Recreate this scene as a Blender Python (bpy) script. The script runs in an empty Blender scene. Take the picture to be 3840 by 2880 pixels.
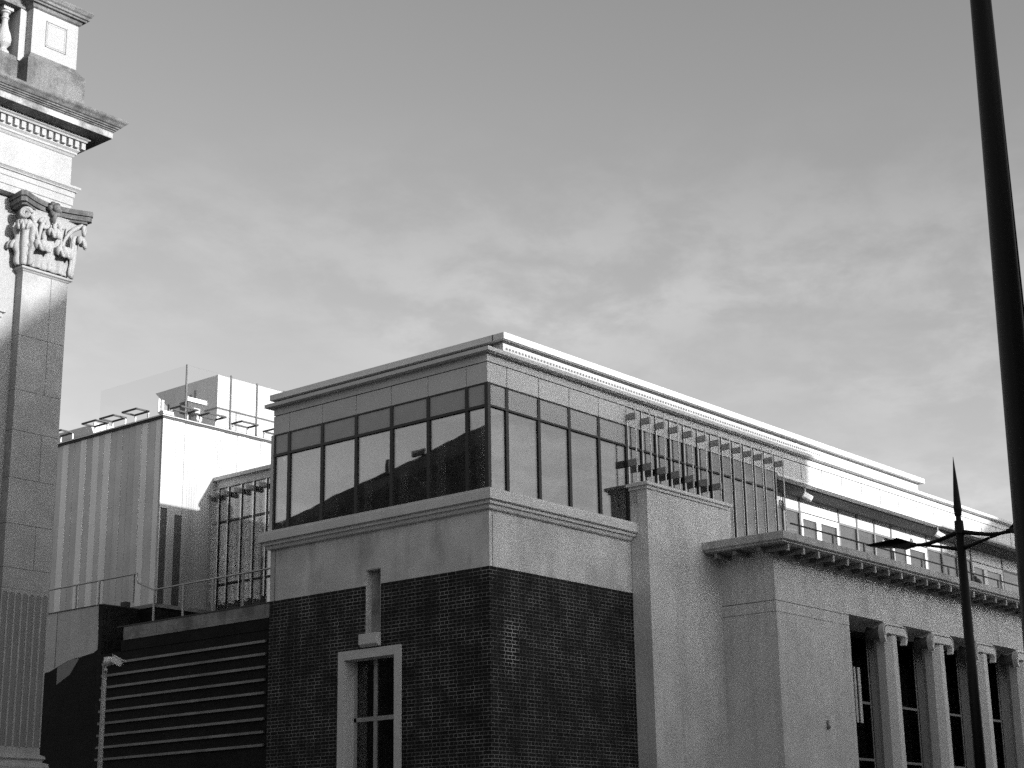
import bpy, bmesh, math, random
from mathutils import Vector, Matrix
random.seed(7)
R = math.radians
col = bpy.context.scene.collection
sc = bpy.context.scene

# ------------------------------------------------------------------ camera
cam_d = bpy.data.cameras.new("camera")
cam = bpy.data.objects.new("camera", cam_d)
col.objects.link(cam)
sc.camera = cam
cr = Vector((0.64167134, -0.76682813, -0.01524827))
cu = Vector((-0.20354631, -0.18942549, 0.96056592))
cf = Vector((0.73947738, 0.61326389, 0.27763394))
cam.matrix_world = Matrix(((cr.x, cu.x, -cf.x, -25.767), (cr.y, cu.y, -cf.y, -22.022),
                           (cr.z, cu.z, -cf.z, 1.6), (0, 0, 0, 1)))
cam_d.sensor_width = 36.0
cam_d.lens = 60.595
cam_d.clip_start = 0.1
cam_d.clip_end = 3000

# ------------------------------------------------------------------ sky and sun
SUN_EL, SUN_AZ = 9.6, -84.0          # elevation, azimuth of the sun from +X
w = bpy.data.worlds.new("World")
sc.world = w
w.use_nodes = True
nt = w.node_tree
nt.nodes.clear()
N = nt.nodes.new
out = N("ShaderNodeOutputWorld"); bg = N("ShaderNodeBackground")
sky = N("ShaderNodeTexSky"); sky.sky_type = 'NISHITA'; sky.sun_disc = False
sky.sun_elevation = R(SUN_EL); sky.sun_rotation = R(90 - SUN_AZ)
sky.air_density = 1.0; sky.dust_density = 2.5; sky.ozone_density = 1.0
bw = N("ShaderNodeRGBToBW")
tc = N("ShaderNodeTexCoord")
sep = N("ShaderNodeSeparateXYZ")
L = nt.links.new
L(tc.outputs['Generated'], sep.inputs[0])
def wm(op, a, b=None):
    n = N("ShaderNodeMath"); n.operation = op
    for i, v in enumerate((a, b)):
        if v is None: continue
        if isinstance(v, (int, float)): n.inputs[i].default_value = v
        else: L(v, n.inputs[i])
    return n.outputs[0]
zz = wm('ADD', wm('MAXIMUM', sep.outputs['Z'], 0.0), 0.12)
cx = wm('DIVIDE', sep.outputs['X'], zz); cy = wm('DIVIDE', sep.outputs['Y'], zz)
comb = N("ShaderNodeCombineXYZ"); L(cx, comb.inputs[0]); L(cy, comb.inputs[1])
mr = N("ShaderNodeMapping"); mr.inputs['Rotation'].default_value = (0, 0, R(62)); L(comb.outputs[0], mr.inputs[0])
mp = N("ShaderNodeMapping"); mp.inputs['Scale'].default_value = (1.7, 1.35, 1); mp.inputs['Location'].default_value = (1.7, .4, 0); L(mr.outputs[0], mp.inputs[0])
def wnoise(vec, s, d, dist, rough=.55):
    n = N("ShaderNodeTexNoise"); n.inputs['Scale'].default_value = s; n.inputs['Detail'].default_value = d
    n.inputs['Distortion'].default_value = dist; n.inputs['Roughness'].default_value = rough
    L(vec, n.inputs['Vector']); return n.outputs['Fac']
n1 = wnoise(mp.outputs[0], 4.2, 10, 0.15, .62)
n2 = wnoise(comb.outputs[0], 0.7, 3, 0.2)
def wramp(v, a, b):
    m = N("ShaderNodeMapRange"); m.inputs[1].default_value = a; m.inputs[2].default_value = b; m.interpolation_type = 'SMOOTHSTEP'
    L(v, m.inputs[0]); return m.outputs[0]
cl = wm('MULTIPLY', wramp(n1, .40, .72), wramp(n2, .38, .60))
L(sky.outputs[0], bw.inputs[0])
lum = bw.outputs[0]
elev = N("ShaderNodeMapRange")      # deeper tone high up, paler towards the horizon
for i_, v_ in enumerate((0.16, 0.48, 0.79, 0.655)): elev.inputs[i_ + 1].default_value = v_
L(sep.outputs['Z'], elev.inputs[0])
lum = wm('MULTIPLY', lum, elev.outputs[0])
cl = wm('MULTIPLY', wm('MULTIPLY', wramp(n1, .36, .66), wramp(n2, .30, .56)), wm('SUBTRACT', 1.0, wramp(sep.outputs['Z'], .30, .44)))
cloudy = wm('MULTIPLY', lum, wm('ADD', 1.0, wm('MULTIPLY', cl, 0.30)))
L(cloudy, bg.inputs['Color'])
bg.inputs['Strength'].default_value = 0.15
L(bg.outputs[0], out.inputs[0])

sun_d = bpy.data.lights.new("sun", 'SUN')
sun = bpy.data.objects.new("sun", sun_d); col.objects.link(sun)
sun_d.energy = 2.7; sun_d.angle = R(0.8); sun_d.color = (1, 1, 1)
ts = Vector((math.cos(R(SUN_AZ)) * math.cos(R(SUN_EL)), math.sin(R(SUN_AZ)) * math.cos(R(SUN_EL)), math.sin(R(SUN_EL))))
sun.rotation_euler = ts.to_track_quat('Z', 'Y').to_euler()
sun.location = (0, -60, 40)

sc.view_settings.view_transform = 'Standard'
sc.view_settings.look = 'None'
sc.view_settings.exposure = 1.27
sc.view_settings.gamma = 1.0
sc.cycles.use_denoising = False
sc.cycles.max_bounces = 8
sc.cycles.transparent_max_bounces = 40
sc.cycles.sample_clamp_indirect = 3.0

# ------------------------------------------------------------------ materials (all neutral greys: a black and white picture)
def newmat(name):
    m = bpy.data.materials.new(name); m.use_nodes = True
    t = m.node_tree; t.nodes.clear()
    o = t.nodes.new("ShaderNodeOutputMaterial")
    return m, t, o
def mmath(t, op, a, b=None, c=None):
    n = t.nodes.new("ShaderNodeMath"); n.operation = op
    for i, v in enumerate((a, b, c)):
        if v is None: continue
        if isinstance(v, (int, float)): n.inputs[i].default_value = v
        else: t.links.new(v, n.inputs[i])
    return n.outputs[0]
def mnoise(t, vec, scale, detail=4, rough=.55, mapscale=None, rot=None):
    if mapscale:
        mp = t.nodes.new("ShaderNodeMapping"); mp.inputs['Scale'].default_value = mapscale
        t.links.new(vec, mp.inputs[0]); vec = mp.outputs[0]
    n = t.nodes.new("ShaderNodeTexNoise"); n.inputs['Scale'].default_value = scale
    n.inputs['Detail'].default_value = detail; n.inputs['Roughness'].default_value = rough
    t.links.new(vec, n.inputs['Vector']); return n.outputs['Fac']
def mrange(t, v, a, b, c, d, smooth=True):
    m = t.nodes.new("ShaderNodeMapRange")
    if smooth: m.interpolation_type = 'SMOOTHSTEP'
    for i, x in enumerate((a, b, c, d)): m.inputs[i + 1].default_value = x
    t.links.new(v, m.inputs[0]); return m.outputs[0]
def stone(name, base, var=.12, speck=.10, streak=.10, rough=.85, bump=.25, scale=1.0, sfreq=3.2, dirt=0.0, dirt_scale=1.6, spec=.3):
    """matt mineral surface: broad mottling, fine grain, vertical rain streaks, optional dark lichen patches"""
    m, t, o = newmat(name)
    b = t.nodes.new("ShaderNodeBsdfPrincipled"); t.links.new(b.outputs[0], o.inputs[0])
    g = t.nodes.new("ShaderNodeNewGeometry").outputs['Position']
    a = mnoise(t, g, 1.1 * scale, 5)
    f = mnoise(t, g, 38 * scale, 3, .7)
    s = mnoise(t, g, 1.0, 5, .6, (sfreq, sfreq, .22 if sfreq > 2 else .5))
    v = mmath(t, 'MULTIPLY', base, mrange(t, a, .3, .7, 1 - var, 1 + var))
    v = mmath(t, 'MULTIPLY', v, mrange(t, f, .3, .7, 1 - speck, 1 + speck))
    v = mmath(t, 'MULTIPLY', v, mrange(t, s, .45, .72, 1.0, 1 - streak))
    if dirt:
        d = mnoise(t, g, dirt_scale, 7, .68)
        v = mmath(t, 'MULTIPLY', v, mrange(t, d, .46, .62, 1.0, 1 - dirt))
    t.links.new(v, b.inputs['Base Color'])
    b.inputs['Roughness'].default_value = rough
    b.inputs['Specular IOR Level'].default_value = spec
    if bump:
        bm = t.nodes.new("ShaderNodeBump"); bm.inputs['Strength'].default_value = bump; bm.inputs['Distance'].default_value = .01
        t.links.new(f, bm.inputs['Height']); t.links.new(bm.outputs[0], b.inputs['Normal'])
    return m
def brick(name, axis, base=.010, mortar=.17, stain=None):
    """English bond: headers and stretchers in alternate courses; axis = the horizontal world axis of the wall"""
    m, t, o = newmat(name)
    b = t.nodes.new("ShaderNodeBsdfPrincipled"); t.links.new(b.outputs[0], o.inputs[0])
    g = t.nodes.new("ShaderNodeNewGeometry").outputs['Position']
    s = t.nodes.new("ShaderNodeSeparateXYZ"); t.links.new(g, s.inputs[0])
    c = t.nodes.new("ShaderNodeCombineXYZ"); t.links.new(s.outputs[axis], c.inputs[0]); t.links.new(s.outputs['Z'], c.inputs[1])
    wob = mnoise(t, g, 6, 2)
    cc = t.nodes.new("ShaderNodeVectorMath"); cc.operation = 'ADD'
    wv = t.nodes.new("ShaderNodeCombineXYZ"); t.links.new(mmath(t, 'MULTIPLY', mmath(t, 'SUBTRACT', wob, .5), .012), wv.inputs[1])
    t.links.new(c.outputs[0], cc.inputs[0]); t.links.new(wv.outputs[0], cc.inputs[1])
    br = t.nodes.new("ShaderNodeTexBrick"); t.links.new(cc.outputs[0], br.inputs['Vector'])
    br.offset = .25; br.offset_frequency = 2; br.squash = .5; br.squash_frequency = 2
    br.inputs['Scale'].default_value = 1.0; br.inputs['Mortar Size'].default_value = .0075
    br.inputs['Mortar Smooth'].default_value = .15; br.inputs['Bias'].default_value = 0
    br.inputs['Brick Width'].default_value = .225; br.inputs['Row Height'].default_value = .075
    br.inputs['Color1'].default_value = (base * .55,) * 3 + (1,); br.inputs['Color2'].default_value = (base * 1.7,) * 3 + (1,)
    mo = mnoise(t, g, 2.2, 4)
    mv = mmath(t, 'MULTIPLY', mortar, mrange(t, mo, .35, .65, .45, 1.45))
    if stain:   # lime bloom on the joints and bricks in one patch: centre along axis, z, radii
        u = mmath(t, 'DIVIDE', mmath(t, 'SUBTRACT', s.outputs[axis], stain[0]), stain[2])
        q = mmath(t, 'DIVIDE', mmath(t, 'SUBTRACT', s.outputs['Z'], stain[1]), stain[3])
        dd = mmath(t, 'SQRT', mmath(t, 'ADD', mmath(t, 'MULTIPLY', u, u), mmath(t, 'MULTIPLY', q, q)))
        dd = mmath(t, 'ADD', dd, mmath(t, 'MULTIPLY', mmath(t, 'SUBTRACT', mnoise(t, g, 9, 4), .5), 1.6))
        mask = mrange(t, dd, .4, 1.1, 1.0, 0.0)
        mv = mmath(t, 'ADD', mv, mmath(t, 'MULTIPLY', mask, .34))
    rgb = t.nodes.new("ShaderNodeCombineColor")
    for i in range(3): t.links.new(mv, rgb.inputs[i])
    t.links.new(rgb.outputs[0], br.inputs['Mortar'])
    big = mnoise(t, g, .9, 5, .65)
    vm = t.nodes.new("ShaderNodeVectorMath"); vm.operation = 'SCALE'
    t.links.new(br.outputs['Color'], vm.inputs[0]); t.links.new(mrange(t, big, .3, .7, .6, 1.45), vm.inputs['Scale'])
    t.links.new(vm.outputs[0], b.inputs['Base Color'])
    b.inputs['Roughness'].default_value = .8; b.inputs['Specular IOR Level'].default_value = .25
    bm = t.nodes.new("ShaderNodeBump"); bm.inputs['Strength'].default_value = .6; bm.inputs['Distance'].default_value = .008
    bm.invert = True
    t.links.new(br.outputs['Fac'], bm.inputs['Height']); t.links.new(bm.outputs[0], b.inputs['Normal'])
    return m
def plain(name, base, rough=.5, metal=0.0, var=.08, spec=.5, bump=0.0):
    m, t, o = newmat(name)
    b = t.nodes.new("ShaderNodeBsdfPrincipled"); t.links.new(b.outputs[0], o.inputs[0])
    g = t.nodes.new("ShaderNodeNewGeometry").outputs['Position']
    a = mnoise(t, g, 4, 5)
    t.links.new(mmath(t, 'MULTIPLY', base, mrange(t, a, .3, .7, 1 - var, 1 + var)), b.inputs['Base Color'])
    b.inputs['Roughness'].default_value = rough; b.inputs['Metallic'].default_value = metal
    b.inputs['Specular IOR Level'].default_value = spec
    return m
def glass(name, refl=.28, tint=.45, rough=.01, wave=.02, fres=.6):
    m, t, o = newmat(name)
    gl = t.nodes.new("ShaderNodeBsdfGlossy"); gl.inputs['Roughness'].default_value = rough
    gl.inputs['Color'].default_value = (1, 1, 1, 1)
    tr = t.nodes.new("ShaderNodeBsdfTransparent"); tr.inputs['Color'].default_value = (tint,) * 3 + (1,)
    mx = t.nodes.new("ShaderNodeMixShader")
    fr = t.nodes.new("ShaderNodeFresnel"); fr.inputs['IOR'].default_value = 1.5
    fac = mmath(t, 'ADD', mmath(t, 'MULTIPLY', fr.outputs[0], fres), refl)
    t.links.new(fac, mx.inputs[0]); t.links.new(tr.outputs[0], mx.inputs[1]); t.links.new(gl.outputs[0], mx.inputs[2])
    if wave:
        g = t.nodes.new("ShaderNodeNewGeometry").outputs['Position']
        bm = t.nodes.new("ShaderNodeBump"); bm.inputs['Strength'].default_value = wave; bm.inputs['Distance'].default_value = .05
        t.links.new(mnoise(t, g, 1.3, 1), bm.inputs['Height']); t.links.new(bm.outputs[0], gl.inputs['Normal'])
    t.links.new(mx.outputs[0], o.inputs[0])
    return m

M = {}
M['stucco'] = stone('stucco', .68, var=.14, speck=.16, streak=.34, sfreq=1.3, bump=.5)
M['render'] = stone('roughcast_render', .66, var=.09, speck=.2, streak=.16, bump=.7)
M['panel'] = stone('limestone_cladding', .60, var=.05, speck=.08, streak=.03, bump=.2)
M['trim'] = stone('stone_trim', .70, var=.06, speck=.1, streak=.05)
M['weathered_and_shade'] = stone('weathered_and_shade_stone', .34, var=.2, speck=.15, streak=.35, dirt=.35)
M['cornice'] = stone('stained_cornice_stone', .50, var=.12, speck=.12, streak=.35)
M['modil'] = stone('shade_dark_modillion_stone', .22)  # darkened to paint in the shade under the terrace cornice
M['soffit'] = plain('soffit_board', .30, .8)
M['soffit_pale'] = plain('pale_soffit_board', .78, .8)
M['terrace'] = plain('terrace_slabs', .50, .8)
M['white'] = plain('white_coated_metal', .62, .5, var=.03)
M['portland'] = stone('portland_stone', .33, var=.07, speck=.10, streak=.12, bump=.3)
M['portland_dirty'] = stone('sooty_portland_stone', .155, var=.12, speck=.2, streak=.45, dirt=.45, dirt_scale=2.4, bump=.6)
M['corona'] = stone('streaked_corona_stone', .40, var=.2, speck=.1, streak=.5, dirt=.6, dirt_scale=1.3)
M['portland_shade'] = stone('portland_stone_lower', .36, var=.12, speck=.1, streak=.1, dirt=.15)
M['band'] = stone('sooty_band_stone', .32, var=.2, speck=.15, streak=.2)
M['brick_y'] = brick('dark_brick_side', 'Y')
M['brick_x'] = brick('dark_brick_front', 'X', base=.010, mortar=.135, stain=(.60, 6.15, .30, .66))
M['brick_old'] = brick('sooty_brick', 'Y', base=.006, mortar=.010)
M['brick_old_x'] = brick('sooty_brick_end', 'X', base=.010, mortar=.018)
M['black'] = plain('black_frame', .012, .45)
M['joint'] = plain('dark_joint', .015, .9)
M['glass'] = glass('solar_glass', .14, .68, wave=.015)
M['glass_l'] = glass('link_glass', .16, .42)
M['glass_r'] = glass('solar_glass_front', .10, .55, fres=.6, wave=.03)
M['glass_f'] = glass('finned_glass', .14, .40, fres=.7)
M['clear'] = glass('clear_glass', .0, .96, wave=0, fres=.06)
M['recess_shade'] = plain('recess_shade_wall', .11, .8)  # dark colour stands for the shade behind the columns and on the bolsters
M['paneglass'] = glass('side_window_glass', .035, .35, wave=.12)
M['fin'] = glass('glass_fin', .0, .97, wave=0, fres=.35)
M['darkglass'] = glass('old_window_glass', .0, .25, fres=.12)
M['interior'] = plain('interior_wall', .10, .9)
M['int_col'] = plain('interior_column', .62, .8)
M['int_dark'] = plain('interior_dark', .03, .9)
M['slotglass'] = plain('slot_window_glass', .09, .3)
M['spandrel'] = plain('spandrel_glass', .36, .35, var=.04)
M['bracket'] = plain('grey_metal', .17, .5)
M['finmetal'] = plain('fin_bracket_metal', .30, .5)
M['steel'] = plain('stainless_steel', .42, .35, .6)
M['lampblack'] = plain('black_painted_steel', .006, .45, spec=.2)
M['winframe'] = plain('painted_window_frame', .42, .6)
M['lead'] = plain('lead_flashing', .05, .7)
M['roof'] = plain('roof_felt', .10, .9)
M['slate'] = stone('slate_roof', .06, var=.3)
M['camwhite'] = plain('white_plastic', .75, .4)
M['asphalt'] = stone('asphalt', .10, var=.2, speck=.3, streak=0)
M['paving'] = stone('paving_slabs', .28, var=.15, speck=.2, streak=0)
M['kerb'] = stone('granite_kerb', .3)
M['city'] = stone('street_front_stone', .20, var=.15)

# ------------------------------------------------------------------ mesh helpers
def tagp(o, label=None, cat=None, group=None, kind=None):
    if label: o['label'] = label
    if cat: o['category'] = cat
    if group: o['group'] = group
    if kind: o['kind'] = kind
    return o
def thing(name, loc, label, cat, group=None):
    o = bpy.data.objects.new(name, None); col.objects.link(o); o.location = loc
    o.empty_display_size = .3
    return tagp(o, label, cat, group)
def world_loc(o):
    v = Vector((0, 0, 0))
    while o: v += o.location; o = o.parent
    return v
class MB:
    def __init__(s): s.v = []; s.f = []; s.smooth = False
    def box(s, x0, x1, y0, y1, z0, z1):
        i = len(s.v)
        s.v += [(x0, y0, z0), (x1, y0, z0), (x1, y1, z0), (x0, y1, z0), (x0, y0, z1), (x1, y0, z1), (x1, y1, z1), (x0, y1, z1)]
        s.f += [tuple(i + k for k in q) for q in ((0, 3, 2, 1), (4, 5, 6, 7), (0, 1, 5, 4), (1, 2, 6, 5), (2, 3, 7, 6), (3, 0, 4, 7))]
        return s
    def prism(s, pts, lo, hi, axis, skew=0):
        """closed polygon pts in the two remaining axes (in xyz order), extruded along axis from lo to hi"""
        i = len(s.v); n = len(pts)
        def P(p, h):
            return (h, p[0], p[1]) if axis == 'x' else (p[0], h, p[1]) if axis == 'y' else (p[0], p[1], h)
        s.v += [P(p, lo) for p in pts] + [P((p[0] , p[1]), hi) for p in pts]
        if skew: s.v[i:i + n] = [(q[0] + skew, q[1], q[2]) for q in s.v[i:i + n]]
        s.f.append(tuple(range(i, i + n))); s.f.append(tuple(reversed(range(i + n, i + 2 * n))))
        for k in range(n):
            a, b = k, (k + 1) % n
            s.f.append((i + a, i + n + a, i + n + b, i + b))
        return s
    def tube(s, pts, rad, n=10, cap=True):
        pts = [Vector(p) for p in pts]
        if not isinstance(rad, (list, tuple)): rad = [rad] * len(pts)
        i = len(s.v); up = None
        for k, p in enumerate(pts):
            d = (pts[min(k + 1, len(pts) - 1)] - pts[max(k - 1, 0)]).normalized()
            if up is None:
                up = Vector((0, 0, 1)) if abs(d.z) < .9 else Vector((1, 0, 0))
            a = d.cross(up).normalized(); b = a.cross(d).normalized(); up = b
            for j in range(n):
                t = 2 * math.pi * j / n
                q = p + (a * math.cos(t) + b * math.sin(t)) * rad[k]
                s.v.append(tuple(q))
        for k in range(len(pts) - 1):
            for j in range(n):
                a0 = i + k * n + j; a1 = i + k * n + (j + 1) % n
                s.f.append((a0, a1, a1 + n, a0 + n))
        if cap:
            s.f.append(tuple(reversed(range(i, i + n)))); e = i + (len(pts) - 1) * n
            s.f.append(tuple(range(e, e + n)))
        return s
    def lathe(s, prof, cx, cy, n=20):
        return s.tube([(cx, cy, z) for r, z in prof], [max(r, .0005) for r, z in prof], n)
    def ball(s, c, r, n=10, sc_=(1, 1, 1)):
        i = len(s.v); m = n // 2
        for a in range(m + 1):
            for b in range(n):
                t = math.pi * a / m; p = 2 * math.pi * b / n
                s.v.append((c[0] + r * sc_[0] * math.sin(t) * math.cos(p), c[1] + r * sc_[1] * math.sin(t) * math.sin(p), c[2] + r * sc_[2] * math.cos(t)))
        for a in range(m):
            for b in range(n):
                q = i + a * n + b; q2 = i + a * n + (b + 1) % n
                s.f.append((q, q + n, q2 + n, q2))
        return s
    def grid(s, fn, nu, nv):
        i = len(s.v)
        for a in range(nu + 1):
            for b in range(nv + 1): s.v.append(tuple(fn(a / nu, b / nv)))
        for a in range(nu):
            for b in range(nv):
                q = i + a * (nv + 1) + b
                s.f.append((q, q + nv + 1, q + nv + 2, q + 1))
        return s
    def ring(s, x0, x1, y0, y1, prof, z_of=None):
        """horizontal moulding that wraps all four sides of a rectangle: prof = [(projection, z), ...] bottom to top, closed inward"""
        i = len(s.v); n = len(prof)
        for p, z in prof:
            s.v += [(x0 - p, y0 - p, z), (x1 + p, y0 - p, z), (x1 + p, y1 + p, z), (x0 - p, y1 + p, z)]
        for k in range(n - 1):
            for j in range(4):
                a = i + k * 4 + j; b = i + k * 4 + (j + 1) % 4
                s.f.append((a, b, b + 4, a + 4))
        s.f.append((i, i + 3, i + 2, i + 1)); e = i + (n - 1) * 4
        s.f.append((e, e + 1, e + 2, e + 3))
        return s
    def build(s, name, mat, parent=None, smooth=False, bevel=0, **tags):
        me = bpy.data.meshes.new(name)
        off = world_loc(parent) if parent else Vector((0, 0, 0))
        if parent is None and s.v:
            xs = [p[0] for p in s.v]; ys = [p[1] for p in s.v]; zs = [p[2] for p in s.v]
            off = Vector(((min(xs) + max(xs)) / 2, (min(ys) + max(ys)) / 2, min(zs)))
        me.from_pydata([(p[0] - off.x, p[1] - off.y, p[2] - off.z) for p in s.v], [], s.f)
        bm = bmesh.new(); bm.from_mesh(me)
        bmesh.ops.recalc_face_normals(bm, faces=bm.faces)
        bm.to_mesh(me); bm.free()
        me.materials.append(mat)
        if smooth or s.smooth:
            for p in me.polygons: p.use_smooth = True
        o = bpy.data.objects.new(name, me); col.objects.link(o)
        if parent: o.parent = parent
        else: o.location = off
        if bevel:
            b = o.modifiers.new('bevel', 'BEVEL'); b.width = bevel; b.segments = 2; b.limit_method = 'ANGLE'
        return tagp(o, **tags)
def copy_tree(o, parent=None, first=True):
    c = o.copy(); col.objects.link(c); c.parent = parent
    for ch in list(o.children): copy_tree(ch, c, False)
    return c

# ------------------------------------------------------------------ ground
MB().box(-400, 400, -400, 400, -.3, 0).build('road', M['asphalt'], kind='structure')
MB().box(-1.9, 80, -8.6, 60, .0, .13).build('pavement', M['paving'], kind='structure')
MB().box(-80, -10.2, -8.6, 60, .0, .13).build('pavement', M['paving'], kind='structure')
MB().box(-80, 80, -32, -16.9, .0, .13).build('pavement', M['paving'], kind='structure')
MB().box(-2.05, 80, -8.75, -8.6, .0, .14).box(-2.05, -1.9, -8.6, 60, .0, .14).build('kerb', M['kerb'], kind='structure')

# ------------------------------------------------------------------ corner building
CB = thing('corner_building', (0, 0, 0), 'dark brick and stucco corner building with glazed top storey, white roof and columned wing', 'building')
LY = 6.42     # length of the side face
# brick base, side (x=0) with window and niche cut out, front (y=0)
b = MB()
T = .40
for y0, y1, z0, z1 in ((0.4, 2.39, 0, 7.65), (4.20, LY, 0, 7.65), (2.39, 4.20, 0, 1.2), (2.39, 3.0, 6.32, 7.65), (3.44, 4.20, 6.32, 7.65), (3.0, 3.44, 6.32, 6.40)):
    b.box(0, T, y0, y1, z0, z1)
b.build('side_brick_wall', M['brick_y'], CB)
MB().box(0.001, 4.84, 0, .4, 0, 7.65).build('front_brick_wall', M['brick_x'], CB)
# corner of the side face in the same brick (the front wall's end)
MB().box(-.001, .001, 0.0, .4, 0, 7.649).build('corner_brickwork', M['brick_y'], CB)
# stucco band
b = MB()
b.box(0, T, 0.4, 3.0, 7.65, 8.80).box(0, T, 3.44, LY, 7.65, 8.80).box(0, T, 3.0, 3.44, 7.99, 8.80)
b.box(0, 4.84, 0, .4, 7.65, 8.80)
b.build('stucco_band', M['stucco'], CB)
MB().box(.09, .102, -.003, .01, 7.65, 8.80).box(4.815, 4.835, -.003, .01, 7.2, 8.8).box(-.003, .01, 6.26, 6.27, 7.65, 8.8).build('stucco_joint', M['joint'], CB)
# niche lining and keystone
MB().box(.17, .19, 3.0, 3.44, 6.40, 7.99).build('niche_back', M['weathered_and_shade'], CB)  # darker stone here paints in the shade inside the shallow niche
b = MB().box(0.002, .17, 3.43, 3.44, 6.6, 7.985).box(0.002, .17, 3.0, 3.01, 6.6, 7.985).box(.002, .17, 3.01, 3.43, 7.975, 7.985).box(.0, .17, 3.01, 3.43, 6.40, 6.60)
b.build('niche', M['stucco'], CB)
MB().prism([(-.13, 6.62), (.02, 6.62), (.02, 6.35), (-.05, 6.35), (-.13, 6.40)], 2.99, 3.52, 'y').build('keystone', M['trim'], CB, bevel=.01)
# tall side window
WS = MB().box(-.045, .36, 4.02, 4.20, 1.2, 6.32).box(-.045, .36, 2.39, 2.57, 1.2, 6.32).box(-.045, .36, 2.57, 4.02, 6.13, 6.32).box(-.1, .36, 2.35, 4.24, 1.08, 1.2).build('window_surround', M['trim'], CB)
b = MB().box(.27, .33, 3.36, 3.45, 1.2, 6.13).box(.265, .33, 2.57, 4.02, 4.86, 4.95).box(.265, .33, 3.95, 4.02, 1.2, 6.13).box(.265, .33, 2.57, 2.64, 1.2, 6.13).box(.265, .33, 2.57, 4.02, 2.9, 2.99)
WF = b.build('window_frame', M['winframe'], CB)
MB().box(.30, .31, 2.64, 3.95, 1.2, 6.13).build('window_pane', M['paneglass'], CB)
MB().box(.9, .95, 2.2, 4.4, 1.2, 6.3).build('window_interior', M['int_dark'], CB)
# sill cornice
b = MB().ring(0, 4.66, 0, LY - .02, [(.0, 8.79), (.07, 8.80), (.08, 8.815), (.10, 8.875), (.10, 8.88), (.15, 8.885), (.15, 8.955), (.22, 8.965), (.22, 9.135), (.205, 9.143), (.205, 9.182), (.0, 9.25)])
b.build('sill_cornice', M['trim'], CB)
MB().box(.30, .31, -.104, -.09, 8.885, 8.96).build('cornice_joint', M['joint'], CB)
# --- glazed storey: cladding panel band 11.45-12.08
ZC0, ZC1, ZTR, ZB = 11.45, 12.10, 10.98, 9.24
MX = [.61, 1.66, 2.70, 3.755]
MY = [.567, 1.644, 2.707, 3.767, 4.824, 5.89]
b = MB()
# upper plain course and lower course of panels with open joints
b.box(0.0, 30, 0, .25, 11.905, ZC1 + .05)
xs = [0] + [x for x in MX] + [4.80] + [5.37 + .565 * k for k in range(11)] + [12.4] + [13.45 + 1.0 * k for k in range(17)]
xs = sorted(set(round(x, 3) for x in xs if x <= 30))
jj = .022
xs2 = [0] + MX + [4.80, 11.35, 12.42, 13.47, 14.52, 15.6, 16.65, 17.7, 18.8, 19.85, 20.9, 21.95, 23.0, 24.05, 25.1, 26.2, 27.3, 28.5, 30]
for a, c in zip(xs2[:-1], xs2[1:]):
    b.box(a + ((jj if a < 12 else .034) if a else 0), c, 0, .25, ZC0, 11.882)
b.build('front_cladding', M['panel'], CB)
b = MB().box(0, .25, .25, LY, 11.905, ZC1 + .05)
ys2 = [.25] + MY + [LY]
for k, (a, c) in enumerate(zip(ys2[:-1], ys2[1:])):
    b.box(0, .25, a + (jj if k else 0), c, ZC0, 11.882)
b.build('side_cladding', M['panel'], CB)
MB().box(.03, 30, .03, .2, ZC0 + .01, 12.0).box(.03, .2, .2, LY - .03, ZC0 + .01, 12.0).build('cladding_backing', M['joint'], CB)
# curtain wall windows
def cw_side(y0, y1):
    f = MB()
    f.box(-.012, .05, y1 - .042, y1 + .042, ZB, ZC0).box(-.02, .05, y0, y1, ZTR - .05, ZTR + .01).box(-.01, .05, y0, y1, ZC0 - .025, ZC0 + .004)
    fo = f.build('window', M['black'], CB)
    MB().box(.02, .03, y0 + .01, y1 - .01, ZB, ZTR - .05).build('pane', M['glass'], fo)
    MB().box(.012, .03, y0 + .01, y1 - .01, ZTR + .01, ZC0 - .025).build('spandrel_pane', M['spandrel'], fo)
def cw_front(x0, x1, zt=ZC0, w=.042, zb=ZB):
    f = MB()
    f.box(x1 - w, x1 + w, -.010, .05, zb, zt).box(x0, x1, -.02, .05, ZTR - .035, ZTR + .005).box(x0, x1, -.01, .05, zt - .02, zt + .004)
    fo = f.build('window', M['black'], CB)
    MB().box(x0 + .01, x1 - .01, .02, .03, zb, ZTR - .035).build('pane', M['glass_r' if zt == ZC0 else 'glass_f'], fo)
    if zt == ZC0: MB().box(x0 + .01, x1 - .01, .012, .03, ZTR + .005, zt - .02).build('spandrel_pane', M['spandrel'], fo)
    else: MB().box(x0 + .01, x1 - .01, .02, .03, ZTR + .005, zt - .02).build('pane', M['glass_f'], fo)
ys = [.04] + MY + [LY - .03]
for a, c in zip(ys[:-1], ys[1:]): cw_side(a, c)
xs = [.04] + MX + [4.79]
for a, c in zip(xs[:-1], xs[1:]): cw_front(a, c)
MB().box(-.03, .06, -.03, .06, ZB, ZC0).build('corner_post', M['black'], CB)
FX = [4.80, 5.36, 5.92, 6.475, 7.04, 7.62, 8.19, 8.67, 9.16, 9.65, 10.13, 10.61, 11.11]
for a, c in zip(FX[:-1], FX[1:]): cw_front(a + .01, c, zt=11.89, w=.018, zb=8.9)
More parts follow.
